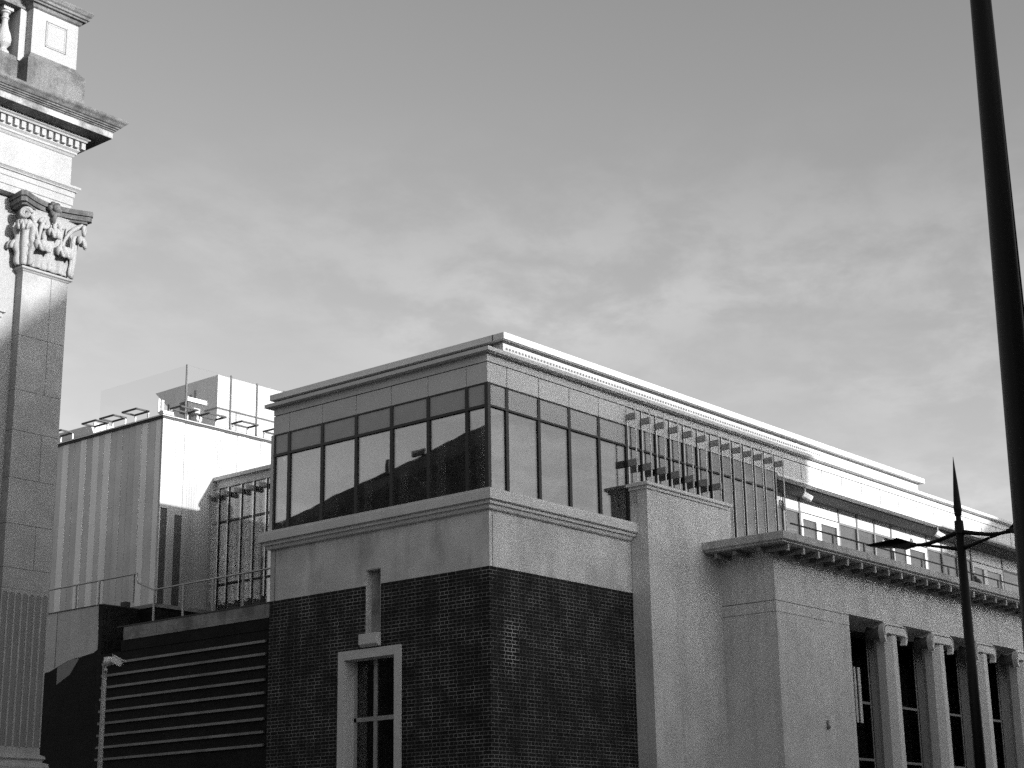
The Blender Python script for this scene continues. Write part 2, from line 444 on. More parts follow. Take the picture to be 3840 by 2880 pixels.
# glass fins with their metal brackets
def fin(x, low):
    o = MB().box(x - .012, x + .012, -.24, -.036, 9.0 if x > 7.7 else 9.6, 11.89).build('glass_fin', M['fin'], CB)
    k = MB().box(x - .035, x + .035, -.27, -.037, 11.56, 11.70)
    k.build('fin_bracket', M['finmetal'], o)
    MB().box(x - .016, x + .016, -.262, -.245, 9.0 if x > 7.7 else 9.6, 11.89).build('fin_edge', M['panel'], o)
    if low: MB().box(x - .035, x + .035, -.27, -.037, 10.49, 10.64).build('fin_bracket', M['finmetal'], o)
for k, x in enumerate(FX): fin(x, k < 7)
# interior seen through the glass: floor, ceiling, back walls, pale columns behind the mullions
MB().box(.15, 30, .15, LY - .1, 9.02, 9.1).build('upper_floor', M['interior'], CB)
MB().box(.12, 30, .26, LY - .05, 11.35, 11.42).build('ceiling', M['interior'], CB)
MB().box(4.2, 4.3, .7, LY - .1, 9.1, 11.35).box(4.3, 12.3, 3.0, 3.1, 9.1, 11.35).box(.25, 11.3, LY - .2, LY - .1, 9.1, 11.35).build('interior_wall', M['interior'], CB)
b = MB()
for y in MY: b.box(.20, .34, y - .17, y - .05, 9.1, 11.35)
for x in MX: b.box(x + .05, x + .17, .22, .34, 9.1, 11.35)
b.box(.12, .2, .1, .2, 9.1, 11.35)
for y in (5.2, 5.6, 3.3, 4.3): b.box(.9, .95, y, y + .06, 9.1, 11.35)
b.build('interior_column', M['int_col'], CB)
MB().tube([(.6, 3.1, 10.3), (.6, 1.75, 9.35)], .03, 6).build('stair_rail', M['int_col'], CB)
# end wall strip of the side face
MB().box(-.015, .3, LY - .03, LY + .06, 9.2, ZC0).build('end_pier', M['panel'], CB)
# lower cornice, grille band, roof slab
MB().box(-.162, 30, -.165, .5, 12.08, 12.16).box(-.162, .4, .5, LY + .15, 12.08, 12.16).build('lower_roof_cornice', M['panel'], CB)
b = MB().box(.512, 19.0, 0.0, .1, 12.16, 12.43).box(.55, .65, .1, 6.9, 12.16, 12.43)
GB = b.build('grille_band', M['panel'], CB)
b = MB()
random.seed(3)
x = .60
while x < 13.5:
    b.box(x, x + .055, -.008, .0, 12.275, 12.32); x += .105
y = .3
while y < 6.7:
    b.box(.535, .55, y, y + .03, 12.17, 12.42); y += .11
b.build('grille_slots', M['bracket'], GB, kind='stuff')
MB().box(.336, 19.1, -.176, 6.95, 12.432, 12.566).build('roof_slab', M['white'], CB)
MB().box(.33, 30, .3, LY, 12.16, 12.3).build('roof_deck', M['roof'], CB)
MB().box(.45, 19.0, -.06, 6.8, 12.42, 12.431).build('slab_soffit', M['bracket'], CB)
MB().box(.325, .336, 0.12, .135, 12.435, 12.564).build('slab_joint', M['joint'], CB)
# rear part of the building (mostly hidden, casts shade on the tower behind)
MB().box(4.5, 30, 3.2, 9.0, 0, 9.0).box(.4, 4.5, 3.2, 6.3, 0, 9.0).box(9.0, 30, LY, 9.0, 9.0, 12.2).build('rear_wing', M['render'], CB)
MB().box(3.4, 30, LY + .05, 8.2, 12.2, 12.56).build('rear_roof', M['roof'], CB)

# piers of the old front
P1 = -.476; P2 = -1.897
MB().box(4.82, 8.2, P1, .02, 0, 10.0).build('wide_pier', M['render'], CB)
MB().ring(4.82, 8.05, P1, .0, [(0, 9.93), (.04, 9.93), (.04, 9.99), (.10, 10.0), (.10, 10.07), (.0, 10.10)]).build('pier_cap', M['trim'], CB)
MB().box(7.655, 10.955, P2, P1 + .05, 0, 8.98).build('portico_pier', M['render'], CB)
b = MB().box(10.955, 34, P2, -.5, 7.63, 8.98)
b.build('architrave', M['render'], CB)
MB().box(7.652, 10.96, P2 - .004, P2 + .01, 7.60, 7.612).box(7.651, 7.66, P2, P1, 7.60, 7.612).box(7.652, 10.955, P2 - .003, P2 + .01, 7.35, 7.358).box(7.651, 7.66, P2, P1, 7.35, 7.358).build('render_line', M['joint'], CB)
MB().ball((9.617, P2 - .02, 4.9), .06, 8).box(9.58, 9.65, P2 - .03, P2, 4.93, 5.05).build('vent_cowl', M['bracket'], CB)
# terrace cornice with modillions
b = MB()
prof = [(.0, 8.75), (.10, 8.752), (.62, 8.755), (.66, 8.77), (.66, 8.80), (.70, 8.81), (.73, 8.825), (.73, 8.985), (.69, 9.0), (0, 9.04)]
b.ring(7.655, 34, P2, .5, prof)
b.build('terrace_cornice', M['cornice'], CB)
MB().box(7.02, 34, P2 - .60, P2 - .001, 8.738, 8.752).box(7.02, 7.654, P2, P1 - .001, 8.738, 8.752).build('cornice_soffit', M['bracket'], CB)  # dark sheet in place of the deep shade below the cornice
MB().box(8.2, 34, -1.85, .5, 9.03, 9.06).build('terrace_floor', M['terrace'], CB)
xk = 7.30
while xk < 26.5:
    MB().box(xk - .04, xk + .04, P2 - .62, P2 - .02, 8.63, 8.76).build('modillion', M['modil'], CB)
    MB().box(xk - .035, xk + .035, P2 - .63, P2 - .575, 8.60, 8.745).build('modillion_tip', M['cornice'], CB)
    xk += .665
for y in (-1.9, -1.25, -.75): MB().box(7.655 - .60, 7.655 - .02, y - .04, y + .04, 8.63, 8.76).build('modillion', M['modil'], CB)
# rear wall and windows behind the columns
YW = -.6
MB().box(10.955, 34, YW + .06, YW + .1, 0, 7.7).build('window_void', M['int_dark'], CB)
MB().box(10.94, 10.956, P2 + .05, YW + .2, 0, 7.62).build('reveal', M['bracket'], CB)
def bay(x0):
    f = MB()
    for x in (x0 + .04, x0 + .95): f.box(x, x + .05, YW - .02, YW + .03, 1.5, 7.45)
    for z in (2.95, 4.38, 5.79): f.box(x0 + .09, x0 + .95, YW - .015, YW + .025, z, z + .06)
    fo = f.build('portico_window', M['bracket'], CB)
    MB().box(x0 + .06, x0 + .97, YW, YW + .008, 1.5, 7.45).build('pane', M['darkglass'], fo)
for k in range(5): bay(13.15 + 2.56 * k)
MB().box(13.27, 13.37, YW - .06, YW - .03, 5.3, 6.68).box(13.47, 13.60, YW - .06, YW - .03, 5.3, 6.68).build('pale_blind', M['white'], CB)
b = MB().box(10.96, 13.14, YW - .04, YW + .05, 0, 7.62)
for k in range(6): b.box(14.16 + 2.56 * k, 15.69 + 2.56 * k, YW - .04, YW + .05, 0, 7.62)
b.build('window_jamb_wall', M['recess_shade'], CB)
# octagonal columns with scroll capitals
def column(xc):
    yc = P2 + .26; r0 = .275
    b = MB()
    for z0, z1, r1, r2 in ((0.3, 7.36, .30, .262),):
        i = len(b.v)
        for z, r in ((z0, r1), (z1, r2)):
            for k in range(8):
                t = math.pi / 8 + k * math.pi / 4
                b.v.append((xc + r * math.cos(t) / math.cos(math.pi / 8) * .98, yc + r * math.sin(t) / math.cos(math.pi / 8) * .98, z))
        for k in range(8): b.f.append((i + k, i + (k + 1) % 8, i + 8 + (k + 1) % 8, i + 8 + k))
        b.f.append(tuple(range(i, i + 8))); b.f.append(tuple(range(i + 8, i + 16)))
    c = b.build('column', M['trim'], CB)
    # capital: flat band whose two ends curl down as scrolls, with a bolster running back on each side
    w, zt = .63, 7.585
    def arc(cx, cz, r, a0, a1, n=8): return [(cx + r * math.cos(R(a0 + (a1 - a0) * k / n)), cz + r * math.sin(R(a0 + (a1 - a0) * k / n))) for k in range(n + 1)]
    rr = .20
    half = arc(w - rr, zt - rr, rr, 90, -25, 8) + [(w - .045, zt - .38), (w - .10, zt - .455), (w - .155, zt - .45), (w - .125, zt - .38), (w - .115, zt - .30), (w - .145, zt - .25), (w - .22, zt - .235)]
    pts = half + [(-p[0], p[1]) for p in half[::-1]]
    cp = MB().prism([(xc + p[0], p[1]) for p in pts], P2 - .05, P2 + .10, 'y').build('capital', M['trim'], c)
    rim = arc(w - rr, zt - rr, rr - .038, 90, -35, 8)
    path = [(xc + p[0], P2 - .052, p[1]) for p in [(-q[0], q[1]) for q in rim[::-1]] + rim]
    MB().tube(path, .010, 6).build('capital_groove', M['joint'], c)
    for sg, r_ in ((-1, .18), (1, .12)):
        MB().tube([(xc + sg * (w - .17), P2 + .10, zt - .22), (xc + sg * (w - .19), P2 + .28, zt - .22), (xc + sg * (w - .17), P2 + .48, zt - .22)], [r_, r_ * .75, r_], 14).build('bolster', M['recess_shade'], c, smooth=True)
    MB().box(xc - .5, xc + .5, P2 + .0, P2 + .5, 7.40, 7.635).build('abacus', M['trim'], c)
for k in range(6): column(13.19 + 2.56 * k)

# loggia on the terrace: soffit, back glazing, doors
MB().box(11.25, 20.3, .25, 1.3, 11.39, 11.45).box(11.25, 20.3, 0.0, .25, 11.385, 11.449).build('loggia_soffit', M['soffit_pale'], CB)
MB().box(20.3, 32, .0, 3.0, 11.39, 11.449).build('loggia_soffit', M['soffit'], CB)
YG = .93
MB().box(11.2, 30, 1.9, 2.0, 9.04, 11.39).build('loggia_interior', M['spandrel'], CB)
MB().box(11.12, 11.2, .05, 2.0, 9.04, 11.42).build('loggia_end_wall', M['panel'], CB)
cl = [11.2, 12.2, 13.0, 13.82, 15.90, 16.92, 17.92, 18.92, 21.12, 22.1, 23.1, 24.1, 26.35, 28.4]
for k, (a, c) in enumerate(zip(cl[:-1], cl[1:])):
    door = (a in (13.82, 18.92, 24.1))
    f = MB().box(c - .045, c + .03, YG - .03, YG + .05, 9.06, 11.39)
    if not door: f.box(a, c - .045, YG - .015, YG + .05, 10.93, 10.99)
    fo = f.build('clerestory_window', M['bracket'], CB)
    if door:
        MB().box(a + .04, c - .05, YG - .01, YG + .02, 10.99, 11.385).build('transom_panel', M['white'], fo)
        dr = MB()
        dr.box(a + .04, a + .12, YG - .03, YG + .03, 9.06, 10.96).box(c - .16, c - .05, YG - .03, YG + .03, 9.06, 10.96)
        dr.box(a + .12, c - .16, YG - .028, YG + .03, 10.80, 10.96)
        mid = a + .83
        dr.box(mid, mid + .24, YG - .029, YG + .03, 9.06, 10.8).box(a + .12, c - .16, YG - .027, YG + .03, 9.06, 9.3)
        do = dr.build('terrace_door', M['white'], CB)
        MB().box(a + .1, c - .14, YG - .0, YG + .012, 9.28, 10.82).build('door_pane', M['glass_r'], do)
        MB().box(a + .04, c - .05, YG - .034, YG - .028, 10.955, 10.965).build('door_seal', M['joint'], do)
    else:
        MB().box(a + .0, c - .045, YG - .005, YG + .02, 10.99, 11.385).build('clerestory_panel', M['white'], fo)
        MB().box(a, c - .045, YG, YG + .012, 9.3, 10.93).build('pane', M['glass_r'], fo)
        MB().box(a, c - .045, YG - .01, YG + .03, 9.06, 9.3).build('kick_panel', M['panel'], fo)

# ------------------------------------------------------------------ terrace rail, floodlights, small terrace things
RL = thing('terrace_railing', (15, -2.2, 9.0), 'thin dark handrail with clear glass running along the terrace cornice above the columns', 'railing')
MB().tube([(8.0, -2.2, 9.36), (30, -2.2, 9.36)], .022, 8).build('handrail', M['lead'], RL)
xk = 8.4
while xk < 22: MB().box(xk - .02, xk + .02, -2.22, -2.18, 9.03, 9.35).build('post', M['bracket'], RL); xk += 1.5
def floodlight(x, y, label):
    t = thing('floodlight', (x, y, 11.39), label, 'floodlight', 'floodlights under the terrace canopy')
    MB().tube([(x, y, 11.39), (x, y, 11.24)], .02, 6).box(x - .07, x + .07, y - .02, y + .02, 11.20, 11.26).build('mount', M['bracket'], t)
    m = MB(); m.box(-.10, .10, -.20, .06, -.07, .07)
    c_, s_ = math.cos(R(-32)), math.sin(R(-32)); c2, s2 = math.cos(R(35)), math.sin(R(35))
    vv = []
    for p in m.v:
        a, b_, c3 = p[0], p[1] * c_ + p[2] * s_, -p[1] * s_ + p[2] * c_
        a, b_ = a * c2 - b_ * s2, a * s2 + b_ * c2
        vv.append((x + a, y + b_, 11.16 + c3))
    m.v = vv
    m.build('lamp_housing', M['camwhite'], t, bevel=.02)
floodlight(12.95, .22, 'white floodlight under the canopy beside the last glass fin')
floodlight(20.25, .10, 'white floodlight under the canopy just left of the small lamp mast')
MB().lathe([(.0, 9.05), (.09, 9.05), (.10, 9.12), (.06, 9.28), (.0, 9.34)], 8.95, -1.9, 12)
def bird(x, y, z, label):
    t = MB().ball((x, y, z + .09), .10, 10, (1.25, .8, .75)).ball((x - .11, y, z + .17), .05, 8).tube([(x + .1, y, z + .1), (x + .26, y, z + .07)], [.045, .015], 6).tube([(x - .15, y, z + .17), (x - .19, y, z + .16)], [.014, .003], 5).tube([(x, y - .03, z + .05), (x, y - .03, z)], .008, 5).tube([(x, y + .03, z + .05), (x, y + .03, z)], .008, 5)
    return t.build('pigeon', M['lead'], smooth=True, label=label, cat='bird')
bird(17.05, -2.45, 9.0, 'dark pigeon sitting on the terrace cornice by the lamp mast')

# ------------------------------------------------------------------ side wing: low banded brick wall with parapet
WG = thing('banded_wall', (.3, 9.5, 0), 'low black brick wall with nine pale stone bands and a stone parapet, left of the corner building', 'wall')
MB().box(.3, .7, LY, 12.8, 0, 7.1).build('brick_face', M['brick_old'], WG)
b = MB()
for k in range(9):
    z = 6.86 - .2845 * k
    b = MB().box(.255, .31, 6.82, 12.68 + .012 * k, z - .042, z + .014).build('stone_band', M['band'], WG)
MB().box(.285, .8, LY, 12.0, 7.1, 7.36).build('sooty_course', M['brick_old'], WG)
MB().box(.27, .8, LY, 11.9, 7.36, 7.42).box(.3, .8, LY, 10.7, 7.43, 7.69).box(.3, .8, 10.715, 11.95, 7.43, 7.69).box(.29, .8, 6.9, 6.91, 7.43, 7.69).build('parapet', M['weathered_and_shade'], WG)
MB().box(.285, .85, LY, 12.2, 7.69, 7.72).build('coping', M['lead'], WG)
MB().box(.70, 5, LY, 12.2, 7.3, 7.45).build('flat_roof', M['roof'], WG)
MB().ball((.36, 7.9, 7.26), .02, 6).build('outlet', M['white'], WG)

RB = thing('raised_wall', (.3, 15, 0), 'pale rendered wall with ragged lower edge over black brick, beside the pilaster', 'wall')
# rendered face down to a ragged edge, brick below
rag = [(18.5, 6.55), (16.2, 6.66), (15.085, 6.841), (14.85, 6.86), (14.593, 6.932), (14.3, 7.02), (13.897, 7.101), (13.6, 7.115), (13.309, 7.146), (13.1, 7.17), (12.943, 7.23), (12.933, 7.47), (12.945, 7.64), (12.962, 7.9)]
MB().prism([(18.5, 8.33), (12.975, 8.33)] + rag[::-1], .296, .5, 'x').build('render_face', M['render'], RB)
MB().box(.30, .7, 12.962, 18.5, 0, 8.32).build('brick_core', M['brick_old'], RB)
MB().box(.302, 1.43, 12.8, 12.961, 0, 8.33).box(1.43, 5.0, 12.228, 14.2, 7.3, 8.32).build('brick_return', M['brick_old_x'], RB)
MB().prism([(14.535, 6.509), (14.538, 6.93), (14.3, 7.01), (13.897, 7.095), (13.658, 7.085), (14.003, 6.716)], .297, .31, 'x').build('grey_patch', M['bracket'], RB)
MB().box(.293, .30, 14.635, 14.65, 6.93, 8.33).build('render_joint', M['joint'], RB)
MB().box(.28, .8, 12.80, 18.5, 8.33, 8.35).box(.8, 1.44, 12.80, 13.0, 8.33, 8.35).build('coping', M['lead'], RB)
MB().box(1.40, 4.9, 12.20, 14.2, 8.33, 8.42).build('upper_coping', M['weathered_and_shade'], RB)
MB().box(2.07, 5.0, 12.6, 14.2, 8.0, 8.328).build('pale_kerb', M['render'], RB)
MB().box(1.05, 1.2, 12.9, 13.1, 8.35, 8.5).build('junction_box', M['lead'], RB)
MB().ball((.5, 8.25, 7.745), .07, 8, (.8, 1.6, .4)).build('hose_coil', M['lead'], label='small dark coil lying on the parapet beside the railing', cat='hose')

def rail(name, pts, posts, label, grp):
    t = thing(name, (pts[0][0], pts[0][1], posts[0][1]), label, 'railing', grp)
    MB().tube(pts, .022, 8).build('handrail', M['steel'], t)
    for (y, zb, zt) in posts:
        MB().box(.43, .47, y - .02, y - .005, zb, zt).box(.43, .47, y + .008, y + .02, zb, zt).build('post', M['steel'], t)
    return t
rail('roof_railing', [(.45, LY + .02, 8.515), (.45, 11.04, 8.505), (.45, 11.66, 8.75), (.45, 11.70, 8.80), (.45, 11.71, 8.985), (.45, 16.8, 8.995)],
     [(11.02, 7.72, 8.50), (9.935, 7.72, 8.50), (8.868, 7.72, 8.50), (7.825, 7.72, 8.50), (14.134, 8.35, 8.98), (13.2, 8.35, 8.98), (11.835, 8.3, 8.98), (15.6, 8.35, 8.98)],
     'slim steel handrail stepping up along the low roof behind the banded wall', None)

# ------------------------------------------------------------------ glazed link
LK = thing('glazed_link', (5, 12, 0), 'recessed glazed link with glass fins between the white clad tower and the corner building', 'building')
XL = 5.0
MB().box(XL - .12, 9, 9.5, 14.36, 12.43, 12.53).build('coping', M['panel'], LK)
MB().box(XL, XL + .3, 9.5, 14.24, 12.22, 12.43).box(XL, XL + .3, 14.10, 14.24, 7.4, 12.22).build('wall', M['panel'], LK)
lm = [14.08, 13.69, 13.157, 12.66, 12.15, 11.65, 11.15, 10.6, 10.0]
for a, c in zip(lm[:-1], lm[1:]):
    f = MB().box(XL - .004, XL + .05, a - .016, a + .016, 7.4, 12.22).box(XL - .005, XL + .05, c + .018, a - .018, 11.22, 11.28).box(XL - .005, XL + .05, c + .018, a - .018, 9.48, 9.54).box(XL - .004, XL + .05, c + .018, a - .018, 12.20, 12.222)
    fo = f.build('window', M['black'], LK)
    MB().box(XL + .02, XL + .03, c + .018, a - .018, 7.4, 12.2).build('pane', M['glass_l'], fo)
    fn = MB().box(XL - .26, XL - .031, a - .012, a + .012, 9.0, 12.2).build('glass_fin', M['fin'], LK)
    MB().box(XL - .28, XL - .032, a - .03, a + .03, 11.93, 12.07).build('fin_bracket', M['finmetal'], fn)
MB().box(XL + .9, XL + 1, 9.5, 14.2, 7.4, 12.4).build('interior_wall', M['interior'], LK)
MB().box(XL + .3, XL + .4, 11, 14.2, 7.4, 7.5).box(XL, 9, 9.4, 9.5, 7.4, 12.43).build('floor', M['interior'], LK)

# ------------------------------------------------------------------ white clad tower
TW = thing('clad_tower', (3.06, 14.245, 0), 'tall flat topped tower clad in vertical white and grey strips behind the roof railing', 'building')
TX, TY, TZ = 3.06, 14.245, 13.98
MB().box(TX + .03, 12, TY + .03, 21.5, 0, TZ - .01).build('core', M['joint'], TW)
random.seed(11)
seams = [21.5, 21.2, 20.9, 20.6, 20.32, 20.04, 19.76, 19.5, 19.24, 18.98, 18.74, 18.45, 18.18, 17.89, 17.62, 17.34, 17.04, 16.82, 16.52, 16.25, 15.98, 15.70, 15.42, 15.15, 14.89, 14.55, 14.33, TY]
light = {18.74, 17.89, 17.34, 16.82, 15.15, 14.55, 19.5, 20.6}
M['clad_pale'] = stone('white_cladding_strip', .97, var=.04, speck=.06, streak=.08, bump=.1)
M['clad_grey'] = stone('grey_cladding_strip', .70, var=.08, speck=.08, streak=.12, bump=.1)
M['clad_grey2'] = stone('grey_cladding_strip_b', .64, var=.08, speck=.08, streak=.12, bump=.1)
k = 0
for a, c in zip(seams[:-1], seams[1:]):
    m = 'clad_pale' if a in light else ('clad_grey' if random.random() < .5 else 'clad_grey2')
    zc = 11.5 + random.uniform(-.3, .3)
    e = random.uniform(0, .012)
    MB().box(TX - e, TX + .04, c + .007, a - .007, 8.42, zc).box(TX - e + .003, TX + .04, c + .007, a - .007, zc + .006, TZ - .08).build('side_panel', M[m], TW)
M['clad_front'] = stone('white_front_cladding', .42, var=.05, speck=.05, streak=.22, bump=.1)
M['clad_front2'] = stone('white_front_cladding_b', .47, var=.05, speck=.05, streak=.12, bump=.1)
fs = [TX - .012, 3.382, 3.816, 4.3, 4.78, 5.25, 5.715, 6.15, 6.588, 6.905, 7.4, 7.9, 8.4, 8.9, 9.5, 10.1, 10.7, 11.4, 12]
for i, (a, c) in enumerate(zip(fs[:-1], fs[1:])):
    g = .014 if (i in (2, 6, 8)) else .006
    p = MB()
    if i == 0:
        p.box(a, c, TY - .012, TY + .04, 11.42, TZ - .08).box(3.31, c, TY - .012, TY + .04, 8.42, 11.418)
    elif i == 1:
        p.box(a + g, c, TY, TY + .04, 11.30, TZ - .08).box(a + g, 3.575, TY, TY + .04, 8.42, 11.298)
    else: p.box(a + g, c, TY, TY + .04, 8.42, TZ - .08)
    p.build('front_panel', M['clad_front' if i % 3 else 'clad_front2'], TW)
    xr = a + .06
    rb = MB()
    while xr < c - .04 and i > 1: rb.box(xr, xr + .012, TY - .007, TY, 8.42, TZ - .08); xr += .085
    if rb.v: rb.build('cladding_ribs', M['clad_front'], TW, kind='stuff')
    if i in (1, 3, 4, 6, 8, 9): MB().box(a + .05, c - .02, TY - .004, TY - .0005, TZ - .20 - .05 * (i % 3), TZ - .08).build('eaves_stain', M['clad_grey'], TW)
MB().box(TX - .005, 3.31, TY + .018, TY + .028, 8.42, 11.42).box(3.575, 3.83, TY + .018, TY + .028, 8.42, 11.30).build('slot_window', M['slotglass'], TW)
MB().box(TX - .05, 12, TY - .05, 21.5, TZ - .08, TZ - .03).box(TX - .03, 12, TY - .03, 21.5, TZ, TZ + .03).build('eaves_flashing', M['lead'], TW)
MB().box(TX - .09, 12, TY - .09, 21.5, TZ - .03, TZ).build('eaves_trim', M['steel'], TW)
MB().box(TX - .06, TX + .3, TY - .06, TY + .12, TZ + .03, TZ + .12).build('corner_cap', M['panel'], TW)
# open rectangular roof brackets round the eaves
HB = thing('roof_bracket', (TX, 17.0, TZ), 'small open metal frame fixed over the side eaves of the clad tower', 'bracket', 'open metal frames round the eaves of the clad tower')
b = MB()
for (p, q) in (((-.42, -.30), (-.42, .30)), ((.0, -.30), (.0, .30)), ((-.42, -.3), (.0, -.3)), ((-.42, .3), (.0, .3))):
    b.box(TX + min(p[0], q[0]) - .02, TX + max(p[0], q[0]) + .02, 17.0 + min(p[1], q[1]) - .02, 17.0 + max(p[1], q[1]) + .02, TZ + .20, TZ + .245)
b.build('frame', M['lead'], HB)
MB().box(TX - .02, TX + .02, 17.0 - .30, 17.0 - .27, TZ + .03, TZ + .2).box(TX - .02, TX + .02, 17.0 + .26, 17.0 + .29, TZ + .03, TZ + .2).build('stanchion', M['camwhite'], HB)
HB['label'] = 'small open metal frame over the shaded side eaves, second from the left'
NMS = ['leftmost small open metal frame over the shaded side eaves, beside the pilaster', 'small open metal frame over the shaded side eaves, third from the left',
       'small open metal frame over the shaded side eaves nearest the tower corner', 'small open metal frame over the sunlit front eaves, first right of the tower corner',
       'small open metal frame over the sunlit front eaves, second from the tower corner', 'small open metal frame over the sunlit front eaves below the plant housing',
       'small open metal frame over the sunlit front eaves, farthest right, beside the corner building']
for i, (x, y, rz) in enumerate(((TX, 18.6, 0), (TX, 16.2, 0), (TX, 15.2, 0), (3.6, TY, 90), (4.6, TY, 90), (5.8, TY, 90), (7.0, TY, 90))):
    c = copy_tree(HB); c.location = (x, y, TZ); c.rotation_euler = (0, 0, R(rz))
    c['label'] = NMS[i]
# rooftop plant box
PB = thing('rooftop_box', (6.85, 16.5, 13.9), 'large plain white rooftop plant housing with a grey side above the clad tower', 'plant room')
bx, by, bt = 6.85, 16.5, 16.40
MB().prism([(by, 13.9), (by, bt), (19.45, bt - .02), (18.6, 15.63), (17.6, 14.6), (17.2, 13.9)], bx, bx + .05, 'x').build('side_wall', M['clad_grey'], PB)
MB().box(bx + .05, 12, by, by + .06, 15.39, bt).box(bx + .05, 12, by, by + .06, 13.9, 15.35).box(bx + .05, 12, by + .06, 19.3, bt - .06, bt - .01).build('front_wall', M['clad_front'], PB)
MB().box(bx - .02, 12, by - .02, by + .03, 15.345, 15.39).box(bx - .02, bx + .01, by, 17.6, 15.345, 15.39).build('shadow_gap', M['lead'], PB)
MB().box(bx - .03, bx, 17.7, 17.78, 14.3, 16.0).box(bx - .03, bx, 17.5, 17.55, 14.3, 16.1).box(bx - .03, bx, 18.75, 18.80, 14.6, 15.9).build('side_rib', M['lead'], PB)
# glass wind screen on the tower roof
GS = thing('glass_screen', (4.1, 14.6, 14.0), 'clear glass wind screen on thin posts along the roof of the clad tower', 'screen')
for i, (x, y, z) in enumerate(((4.1, 14.6, 15.72), (5.731, 14.6, 15.75), (6.727, 14.6, 15.72), (7.8, 14.6, 15.72))):
    MB().box(x - .02, x - .006, y - .02, y + .02, TZ, z).box(x + .008, x + .02, y - .02, y + .02, TZ, z).build('post', M['bracket'], GS)
MB().box(4.12, 7.8, 14.595, 14.605, 14.1, 15.70).build('glass_sheet', M['clear'], GS)
MB().box(4.10, 7.8, 14.59, 14.61, 15.70, 15.712).build('top_rail', M['clear'], GS)
MB().box(4.095, 4.105, 14.6, 18.5, 14.1, 15.70).build('glass_sheet', M['clear'], GS)
MB().box(3.06, 3.12, 14.32, 14.40, 14.05, 14.42).box(3.0, 3.06, 14.40, 14.42, 14.05, 14.46).build('vent_stub', M['camwhite'], label='short white stub standing on the very corner of the tower eaves', cat='vent')
W2 = thing('air_handler', (4.5, 14.9, 14.0), 'little pale roof unit with flat hood behind the tower eaves, left of the plant housing', 'roof unit')
MB().box(4.25, 4.95, 14.7, 15.1, 14.72, 14.84).build('hood', M['camwhite'], W2)
MB().box(4.30, 4.9, 14.75, 15.1, 14.42, 14.70).build('body', M['lead'], W2)
MB().box(4.4, 4.62, 14.6, 14.74, 14.40, 14.52).box(4.48, 4.66, 14.55, 14.7, 14.1, 14.3).build('duct', M['camwhite'], W2)
MB().box(TX + .5, 5, 18.0, 18.05, 13.9, 14.55).prism([(17.6, 13.9), (17.9, 14.42), (20.0, 14.44), (20.0, 13.9)], TX + .3, TX + .4, 'x').build('parapet_board', M['clad_grey'], label='grey upstand rising over the left eaves of the clad tower', cat='upstand')

# ------------------------------------------------------------------ classical building on the left
CL = thing('classical_building', (-15, 4, 0), 'white classical stone building with leafy pilaster, deep cornice and balustrade at left edge', 'building')
xe, yc = -10.71, -.60
X0, Y1 = -26.0, 8.0
MB().box(X0, xe - .17, yc + .17, Y1, 0, 11.83).build('wall', M['portland'], CL)
# pilaster: ashlar blocks with open joints above, fluted shaft below
PX0, PX1 = -11.525, xe
b = MB()
zj = [5.80, 6.10, 6.75, 7.43, 8.15, 8.77, 9.62, 10.64]
for i, (a, c) in enumerate(zip(zj[:-1], zj[1:])):
    g = .0035
    if i in (1, 3, 5, 6):
        b.box(PX0, -11.01 - g, yc, yc + .18, a + g, c - g).box(-11.01 + g, PX1, yc, 0.3, a + g, c - g)
    else: b.box(PX0, PX1, yc, 0.3, a + g, c - g)
PL = b.build('pilaster', M['portland_shade'], CL)
MB().box(PX0 + .01, PX1 - .01, yc + .01, .28, 3.4, 10.64).build('pilaster_core', M['bracket'], PL)
nf = 7; pw = PX1 - PX0; step = pw / (nf + .15); z0f, z1f = 3.55, 5.80
fr = step * .39
def flute(u, v):
    x = PX0 + pw * u; z = z0f + (z1f - z0f) * v
    k = min(nf - 1, max(0, int((x - PX0 - step * .075) / step))); c = PX0 + step * .075 + step * (k + .5)
    d = abs(x - c); ztop = 5.735 - fr
    rr = d if z < ztop else math.hypot(d, z - ztop)
    dep = math.sqrt(max(0, fr * fr - rr * rr)) * .85 if rr < fr else 0
    return (x, yc + dep, z)
b = MB()
i0 = len(b.v)
us = [k / 126 for k in range(127)]; vs = [0, .3, .6, .9] + [.92 + .08 * k / 10 for k in range(11)]
for u in us:
    for v in vs: b.v.append(flute(u, v))
for a in range(len(us) - 1):
    for c in range(len(vs) - 1):
        q = i0 + a * len(vs) + c; b.f.append((q, q + len(vs), q + len(vs) + 1, q + 1))
b.box(PX0, PX0 + .004, yc + .001, .3, z0f, z1f).box(PX1 - .004, PX1, yc + .001, .3, z0f, z1f)
FS = b.build('fluted_shaft', M['portland_shade'], CL)
b = MB().ring(PX0, PX1, yc, .3, [(.0, 3.56), (.0, 3.46), (.02, 3.45), (.05, 3.44), (.06, 3.40), (.03, 3.37), (.03, 3.35), (.09, 3.33), (.10, 3.28), (.09, 3.22), (.10, 3.2), (.10, 0)][::-1])
b.build('pilaster_base', M['portland_shade'], CL)
MB().ring(PX0, PX1, yc, .3, [(.0, 10.63), (.02, 10.645), (.025, 10.655), (.055, 10.67), (.055, 10.70), (.0, 10.72)]).build('astragal', M['portland'], CL)
